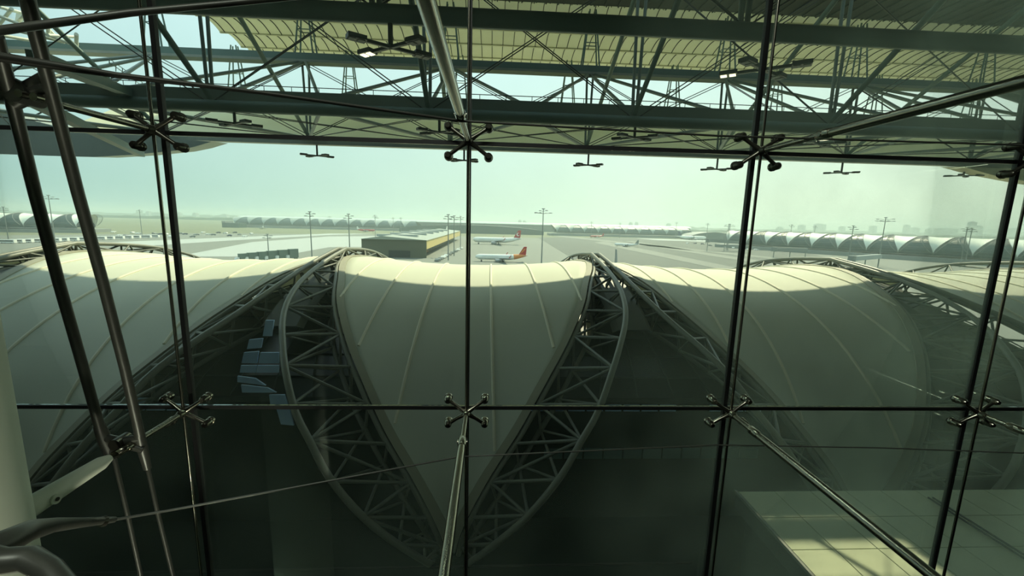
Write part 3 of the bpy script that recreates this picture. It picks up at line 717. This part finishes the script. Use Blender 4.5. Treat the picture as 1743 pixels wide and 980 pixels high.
# ---- vehicles
def truck(p, rz, label, L=7.5, hgt=4.2, boxm=m_box):
    T = thing('service_truck', label, 'truck', (p.x, p.y, 0), rz, 'parked service trucks')
    MB().box((-L/2+2.3, -1.25, .9), (L/2, 1.25, hgt), boxm).build('cargo_box', boxm, T)
    g = MB(); g.prism([(-L/2, -1.15, .7), (-L/2, -1.15, 1.9), (-L/2+.6, -1.15, 3.0), (-L/2+2.0, -1.15, 3.0), (-L/2+2.0, -1.15, .7)], (0, 2.3, 0), m_white); g.build('cab', m_white, T)
    for x in (-L/2+1.1, L/2-1.3):
        for y in (-1.2, 1.0): MB().tube([(x, y, .5), (x, y+.25, .5)], .5, 10, m_tyre).build('wheel', m_tyre, T)
for i, px in enumerate((413, 428, 445, 461, 479, 497)):
    p = gnd(px, 445.5-i*.9); truck(p, math.radians(60), 'boxy grey service truck parked in a row behind the left cream roof, number counted by place: ' + ('leftmost', 'second from left', 'third from left', 'third from right', 'second from right', 'rightmost')[i], 8.5, 5.2+i*.35)
for o in [o for o in C.objects if o.name.startswith('service_truck')]: o['label'] = o['label'].replace('behind the left cream roof, number counted by place: ', 'left of centre, ')
T = thing('stair_truck', 'mobile aircraft stairs standing between the trucks and the cargo shed', 'stairs', tuple(gnd(582, 432)), math.radians(20))
MB().box((-4, -1.2, .5), (4, 1.2, 1.5), m_white).build('chassis', m_white, T)
for y in (-1, 1): MB().bar((-4, y, 1.6), (3.6, y, 5.6), .15, .5, m_red).build('stringer', m_red, T)
st = MB()
for k in range(14): st.box((-3.9+k*.54, -1, 1.6+k*.285), (-3.5+k*.54, 1, 1.68+k*.285), m_grey)
st.build('steps', m_grey, T)
for x in (-3, 3):
    for y in (-1.25, 1.05): MB().tube([(x, y, .5), (x, y+.2, .5)], .5, 10, m_tyre).build('wheel', m_tyre, T)
def car(p, rz, m, label, grp, s=1., name='car', cat='car', L=4.4, hh=1.5):
    T = MB(); w = .9*s*(1.3 if L > 6 else 1)
    T.prism([(-L/2, -w, .35), (-L/2, -w, .95), (-L*.3, -w, 1.0), (-L*.18, -w, hh), (L*.32, -w, hh), (L*.45, -w, .95), (L/2, -w, .9), (L/2, -w, .35)] if L < 6 else [(-L/2, -w, .4), (-L/2, -w, hh), (L/2, -w, hh), (L/2, -w, .4)], (0, 2*w, 0), m)
    for x in (-L*.3, L*.3):
        for y in (-w-.02, w-.18): T.tube([(x, y, .35), (x, y+.2, .35)], .35, 8, m_tyre)
    if L > 6: T.box((-L*.45, -w-.03, hh*.5), (L*.45, w+.03, hh*.8), m_dark)
    o = T.build(name); o.location = (p.x, p.y, .1); o.rotation_euler = (0, 0, rz); o.scale = (s, s, s)
    return tag(o, label, cat, grp)
for i in range(17):
    p = gnd(14+i*15.5+random.uniform(-2, 2), 414.3-i*.62)
    car(p, math.radians(8), m_white, 'white bus, %s of the long line behind the left cream roofs' % nth(i, 17), 'buses in line on the left', 1.1, 'bus', 'bus', 10, 3)
for i in range(26):
    p = gnd(196+i*9.3+random.uniform(-3, 3), 400+random.uniform(-4, 4))
    car(p, random.uniform(0, 3), random.choice((m_white, m_grey, m_navy, m_white)), 'small vehicle on the distant left yard, %s' % nth(i, 26), 'vehicles on the left yard', 1.4)
for i in range(9):
    p = gnd(785-i*5, 424+i*2.6)
    car(p, math.radians(80), random.choice((m_white, m_grey)), 'small vehicle beside the yellow side of the cargo shed, %s' % nth(8-i, 9), 'vehicles beside the cargo shed', 1.3)
for i in range(10):
    p = gnd(1170+i*13, 414+i*1.4+random.uniform(-1, 1))
    car(p, random.uniform(0, 3), random.choice((m_white, m_grey, m_navy)), 'small vehicle at the foot of the lattice tower, %s' % nth(i, 10), 'vehicles near the lattice tower', 1.3)
# jet bridges by the right concourse
for (a, b_, Y) , lb in ((((1205, 409), (1262, 413), 480), 'long dark jet bridge at the foot of the lattice tower'), (((1318, 424), (1372, 425), 400), 'pale jet bridge before the right concourse'), (((1450, 440), (1497, 436), 300), 'boxy white jet bridge head between the two right cream roofs')):
    P, Q = atY(*a, Y), atY(*b_, Y+14)
    T = thing('jet_bridge', lb, 'jet bridge')
    MB().bar(P, Q, 3.4, 3.4, m_pale if Y < 350 else m_grey).build('tunnel', m_grey, T)
    MB().tube([(P.x, P.y, P.z-2.2), (P.x, P.y, P.z+2.2)], 2.6, 12, m_grey).build('rotunda', m_grey, T)
    for k in (0, .5, 1):
        c_ = P.lerp(Q, k); MB().tube([(c_.x, c_.y, 0), (c_.x, c_.y, c_.z-1.6)], .4, 8, m_grey).build('pillar', m_grey, T)
# ================================================================== GLASS WALL
GY = 2.8; GX0, GP, GT, GB = -.1615, 1.9057, H+.4993, H-1.3262
gx = [GX0+GP*(i-1.5-2) for i in range(8)]
gx = [GX0+GP*k for k in range(-3, 5)]
gz = [GB-(GT-GB), GB, GT, GT+(GT-GB)]
n = 0
for i in range(len(gx)-1):
    for j in range(3):
        n += 1; g = MB(); g.box((gx[i]+.014, GY, gz[j]+.014), (gx[i+1]-.014, GY+.012, gz[j+1]-.014), m_glass)
        struct(g.build('window_%d' % n, m_glass))
k = 5
for x in gx:
    k += 1; struct(MB().box((x-.0145, GY-.012, gz[0]), (x+.0145, GY+.02, gz[-1]), m_joint).build('trim_%d' % k))
for z in gz:
    k += 1; struct(MB().box((gx[0], GY-.010, z-.0125), (gx[-1], GY+.018, z+.0125), m_joint).build('trim_%d' % k))
names = {-2: 'outer left', -1: 'left', 0: 'centre', 1: 'right', 2: 'far right', 3: 'outermost right'}
# vertical hanger rods just inside the joints
for q in (-1, 0, 1, 2):
    x = GX0+GP*q
    o = MB().tube([(x, GY-.085, gz[0]), (x, GY-.085, gz[-1])], .0095, 8, m_inox).build('hanger_rod', m_inox)
    tag(o, 'thin stainless vertical rod running beside the %s vertical glass joint' % names[q], 'rod', 'hanger rods')
def spider(x, z, label, dark):
    m = m_castd if dark else m_inox
    T = thing('spider_fitting', label, 'glass fitting', (x, GY-.085, z), 0, 'four armed glass fittings')
    MB().tube([(0, -.05, 0), (0, -.03, 0), (0, .02, 0)], [.02, .028, .024], 14, m).build('hub', m, T)
    for a in (35, 145, 215, 325):
        a = math.radians(a); d = Vector((math.cos(a), 0, math.sin(a)))
        MB().tube([d*.01, d*.08+Vector((0, .012, 0)), d*.142+Vector((0, .018, 0))], [.019, .012, .0135], 10, m).build('arm', m, T)
        c = d*.157
        b = MB().tube([c+Vector((0, -.012, 0)), c+Vector((0, .0, 0)), c+Vector((0, .035, 0)), c+Vector((0, .05, 0))], [.014, .0235, .0255, .0255], 16, m).build('clamp_disc', m, T)
        MB().tube([c+Vector((0, .05, 0)), c+Vector((0, .068, 0))], .029, 16, m).build('washer', m, b)
        MB().tube([c+Vector((0, .068, 0)), c+Vector((0, .083, 0))], .0185, 16, m_joint).build('gasket', m_joint, b)
for q in (-1, 0, 1, 2):
    for z, s in ((GT, 'upper'), (GB, 'lower')):
        x = GX0+GP*q
        spider(x, z, 'four armed metal glass fitting on the %s joint, %s row' % (names[q], s), s == 'upper')
def strut(q, z, yn, label, y_end, dn=.0235):
    x = GX0+GP*q
    T = thing('support_strut', label, 'strut', (x, 0, z), 0, 'struts holding the glass fittings')
    MB().tube([(0, GY-.14, 0), (0, yn+.03, 0)], [.017, .017], 12, m_inox).build('front_tube', m_inox, T)
    MB().tube([(0, yn+.045, 0), (0, yn+.03, 0), (0, yn-.03, 0), (0, yn-.05, 0)], [.018, .027, .027, .024], 14, m_inox).build('joint_collar', m_inox, T)
    MB().tube([(-.03, yn, 0), (.03, yn, 0)], .013, 10, m_inox).build('pin', m_inox, T)
    MB().tube([(0, yn-.04, 0), (0, yn-.12, 0), (0, y_end, 0)], [.021, dn, dn], 16, m_inox).build('rear_tube', m_inox, T)
strut(0, GT, 2.08, 'polished strut rising from the upper centre fitting to the top edge', .35)
strut(0, GB, 2.33, 'polished strut dropping from the lower centre fitting to the bottom edge', .5)
strut(1, GT, 2.2, 'long strut from the upper right fitting to the right picture edge', .3)
strut(1, GB, 2.45, 'long strut from the lower right fitting to the bottom right corner', .5)
strut(2, GT, 2.35, 'strut from the upper far right fitting out of the picture', .6)
strut(2, GB, 2.5, 'strut from the lower far right fitting out of the picture', .6)
strut(-1, GT, 1.98, 'strut from the upper left fitting back to the dark rod bracket', 1.72)
strut(-1, GB, 2.32, 'strut from the lower left fitting to the tapered column arm', 2.2)
# cables bracing the strut nodes
def cable(pts, r, label, m=m_rod):
    o = MB().tube([atY(px, py, Y) for px, py, Y in pts], r, 8, m).build('bracing_cable', m); tag(o, label, 'cable', 'bracing cables inside the glass')
cable([(-60, 88, 1.28), (0, 97, 1.34), (200, 128, 1.5), (440, 157, 1.75), (786, 206, 2.08)], [.014, .014, .0095, .0075, .0065], 'dark cable from the upper left corner to the upper centre strut')
cable([(786, 206, 2.08), (1220, 231, 2.25), (1743, 247, 2.35), (1900, 252, 2.38)], .0055, 'thin cable from the upper centre strut to the right edge')
cable([(-60, 66, 1.3), (0, 52, 1.4), (220, 22, 1.6), (430, 2, 1.8), (640, -18, 2.0)], [.014, .013, .012, .011, .01], 'dark cable rising across the upper left corner')
cable([(783, 777, 2.33), (290, 868, 1.86), (195, 884, 1.80)], [.005, .0055, .006], 'thin cable from the lower centre strut down to the white column')
cable([(783, 777, 2.33), (1220, 757, 2.5), (1500, 762, 2.52), (1800, 773, 2.52)], .0045, 'thin cable from the lower centre strut to the right edge')
# ---- column and its brackets
CXc, CYc, CR = -2.07, 1.40, .30
T = thing('column', 'thick white painted round column at the left picture edge', 'column', (CXc, CYc, 0))
MB().tube([(0, 0, H-6), (0, 0, H+6)], CR, 48, m_col, cap=False).build('shaft', m_col, T)
T2 = MB()
a0 = Vector((CXc, CYc+CR-.06, GB)); a1 = Vector((CXc, 2.17, GB))
T2.tube([a0-Vector((0, 0, 0)), a0+Vector((0, .1, 0)), a1+Vector((0, -.05, 0)), a1], [.052, .05, .036, .02], 20, m_col)
o = T2.build('column_arm', m_col, T); o.location = (-CXc, -CYc, 0)
b = MB(); b.tube([(CXc+.03, 1.84, GB-.005), (CXc+.056, 1.84, GB-.005)], .022, 18, m_col); b.tube([(CXc+.05, 1.84, GB-.005), (CXc+.06, 1.84, GB-.005)], .009, 12, m_rod)
bb = b.build('arm_bolt', m_col, T); bb.location = (-CXc, -CYc, 0)
# cast forks at the column foot
T = thing('cast_bracket', 'dark cast steel bracket forking from the foot of the white column', 'bracket')
b = MB(); b.tube([atY(-60, 955, 1.12), atY(0, 928, 1.18), atY(50, 903, 1.28), atY(95, 893, 1.42), atY(140, 889, 1.6), atY(175, 886, 1.76), atY(196, 884, 1.80)], [.05, .042, .034, .024, .019, .016, .012], 14, m_rod); b.build('upper_prong', m_rod, T)
b = MB(); b.tube([atY(-60, 945, 1.1), atY(0, 955, 1.12), atY(50, 950, 1.14), atY(85, 970, 1.1), (atY(120, 1010, 1.06))], [.04, .036, .034, .03, .028], 14, m_rod); b.build('lower_prong', m_rod, T)
b = MB(); b.tube([atY(172, 888, 1.75), atY(180, 886, 1.765)], .022, 12, m_castd); b.build('clamp_ring', m_castd, T)
# twin tension rods bowing down the left side
T = thing('tension_rod', 'left one of two thick dark rods leaning down the left side', 'rod', group='twin tension rods')
MB().tube([atY(-8, 60, 1.75), atY(22, 175, 1.9), atY(60, 330, 2.05), atY(100, 480, 2.15), atY(140, 620, 2.25), atY(172, 735, 2.3)], .0235, 12, m_rod).build('upper_rod', m_rod, T)
MB().tube([atY(192, 770, 2.33), atY(216, 870, 2.3), atY(241, 985, 2.28)], .0115, 10, m_rod).build('lower_rod', m_rod, T)
MB().tube([atY(168, 722, 2.3), atY(180, 752, 2.32), atY(190, 772, 2.33)], [.027, .034, .03], 12, m_rod).build('socket', m_rod, T)
T = thing('tension_rod', 'right one of two thick dark rods leaning down the left side', 'rod', group='twin tension rods')
MB().tube([atY(42, -20, 1.68), atY(62, 60, 1.76), atY(90, 165, 1.9), atY(133, 330, 2.05), atY(175, 480, 2.15), atY(212, 625, 2.25), atY(238, 740, 2.32)], .0235, 12, m_rod).build('upper_rod', m_rod, T)
MB().tube([atY(250, 790, 2.36), atY(268, 870, 2.33), atY(296, 985, 2.3)], .0115, 10, m_rod).build('lower_rod', m_rod, T)
MB().tube([atY(236, 735, 2.32), atY(243, 765, 2.34), atY(251, 797, 2.36)], [.025, .027, .02], 12, m_rod).build('socket', m_rod, T)
T = thing('rod_bracket', 'dark forked bracket joining the twin rods at the upper left', 'bracket')
hub = atY(45, 160, 1.9)
for a in ((-20, 120), (22, 180), (90, 150), (82, 128), (-25, 158)): MB().tube([hub, atY(*a, 1.88)], [.04, .022], 12, m_rod).build('prong', m_rod, T)
MB().tube([hub+Vector((0, -.05, 0)), hub+Vector((0, .05, 0))], .045, 16, m_rod).build('hub', m_rod, T)
for a in ((45, 162), (70, 168)):
    c = atY(*a, 1.86); MB().tube([c, c+Vector((.0, -.03, 0))], .016, 12, m_inox).build('bolt', m_inox, T)
T = thing('rod_bracket', 'dark forked bracket joining the twin rods at the lower left', 'bracket')
hub = atY(205, 752, 2.3)
for a in ((172, 742), (244, 765), (192, 770), (238, 745)): MB().tube([hub, atY(*a, 2.32)], [.028, .02], 12, m_rod).build('prong', m_rod, T)
MB().tube([hub+Vector((0, -.04, 0)), hub+Vector((0, .05, 0))], .034, 16, m_castd).build('hub', m_castd, T)
# ================================================================== HALL BEHIND THE CAMERA
struct(MB().box((-9, -10, H-2.0), (10, .55, H-1.62), m_floor).build('floor', m_floor))
struct(MB().box((-9, -10.2, H-21), (10, -10, H+6.2), m_wall).build('wall_back', m_wall))
struct(MB().box((-9.2, -10, H-21), (-9, 2.9, H+6.2), m_wall).build('wall_left', m_wall))
struct(MB().box((10, -10, H-21), (10.2, 2.9, H+6.2), m_wall).build('wall_right', m_wall))
struct(MB().box((-9, -10, H-21.2), (10, 2.9, H-21), m_floor).build('floor', m_floor))
struct(MB().box((-9, -10, H+6), (10, 2.9, H+6.2), m_ceil).build('ceiling', m_ceil))
# the terminal's own dark outer wall left and right of this window and below it
struct(MB().box((-300, 2.9, 0), (-9.2, 3.3, zr(17)), m_outer).build('wall_front', m_outer))
struct(MB().box((10.2, 2.9, 0), (300, 3.3, zr(17)), m_outer).build('wall_front', m_outer))
struct(MB().box((-9.2, 2.9, 0), (10.2, 3.3, zr(-6.2)), m_outer).build('wall_front', m_outer))
struct(MB().box((-9.2, 2.9, zr(6.2)), (10.2, 3.3, zr(17)), m_outer).build('wall_front', m_outer))
# ================================================================== HAZE OVER THE AIRFIELD
hm = bpy.data.materials.new('haze'); hm.use_nodes = True; t = hm.node_tree; t.nodes.clear()
vs = N(t, 'ShaderNodeVolumePrincipled'); vs.inputs['Density'].default_value = .0003; vs.inputs['Color'].default_value = (.66, .78, .76, 1)
vs.inputs['Anisotropy'].default_value = .35
ou = N(t, 'ShaderNodeOutputMaterial'); t.links.new(vs.outputs[0], ou.inputs['Volume'])
o = MB().box((-7000, 130, .5), (7500, 9000, 80), hm).build('haze', hm)
tag(o, 'thin pale haze lying over the whole airfield', 'haze', kind='stuff')
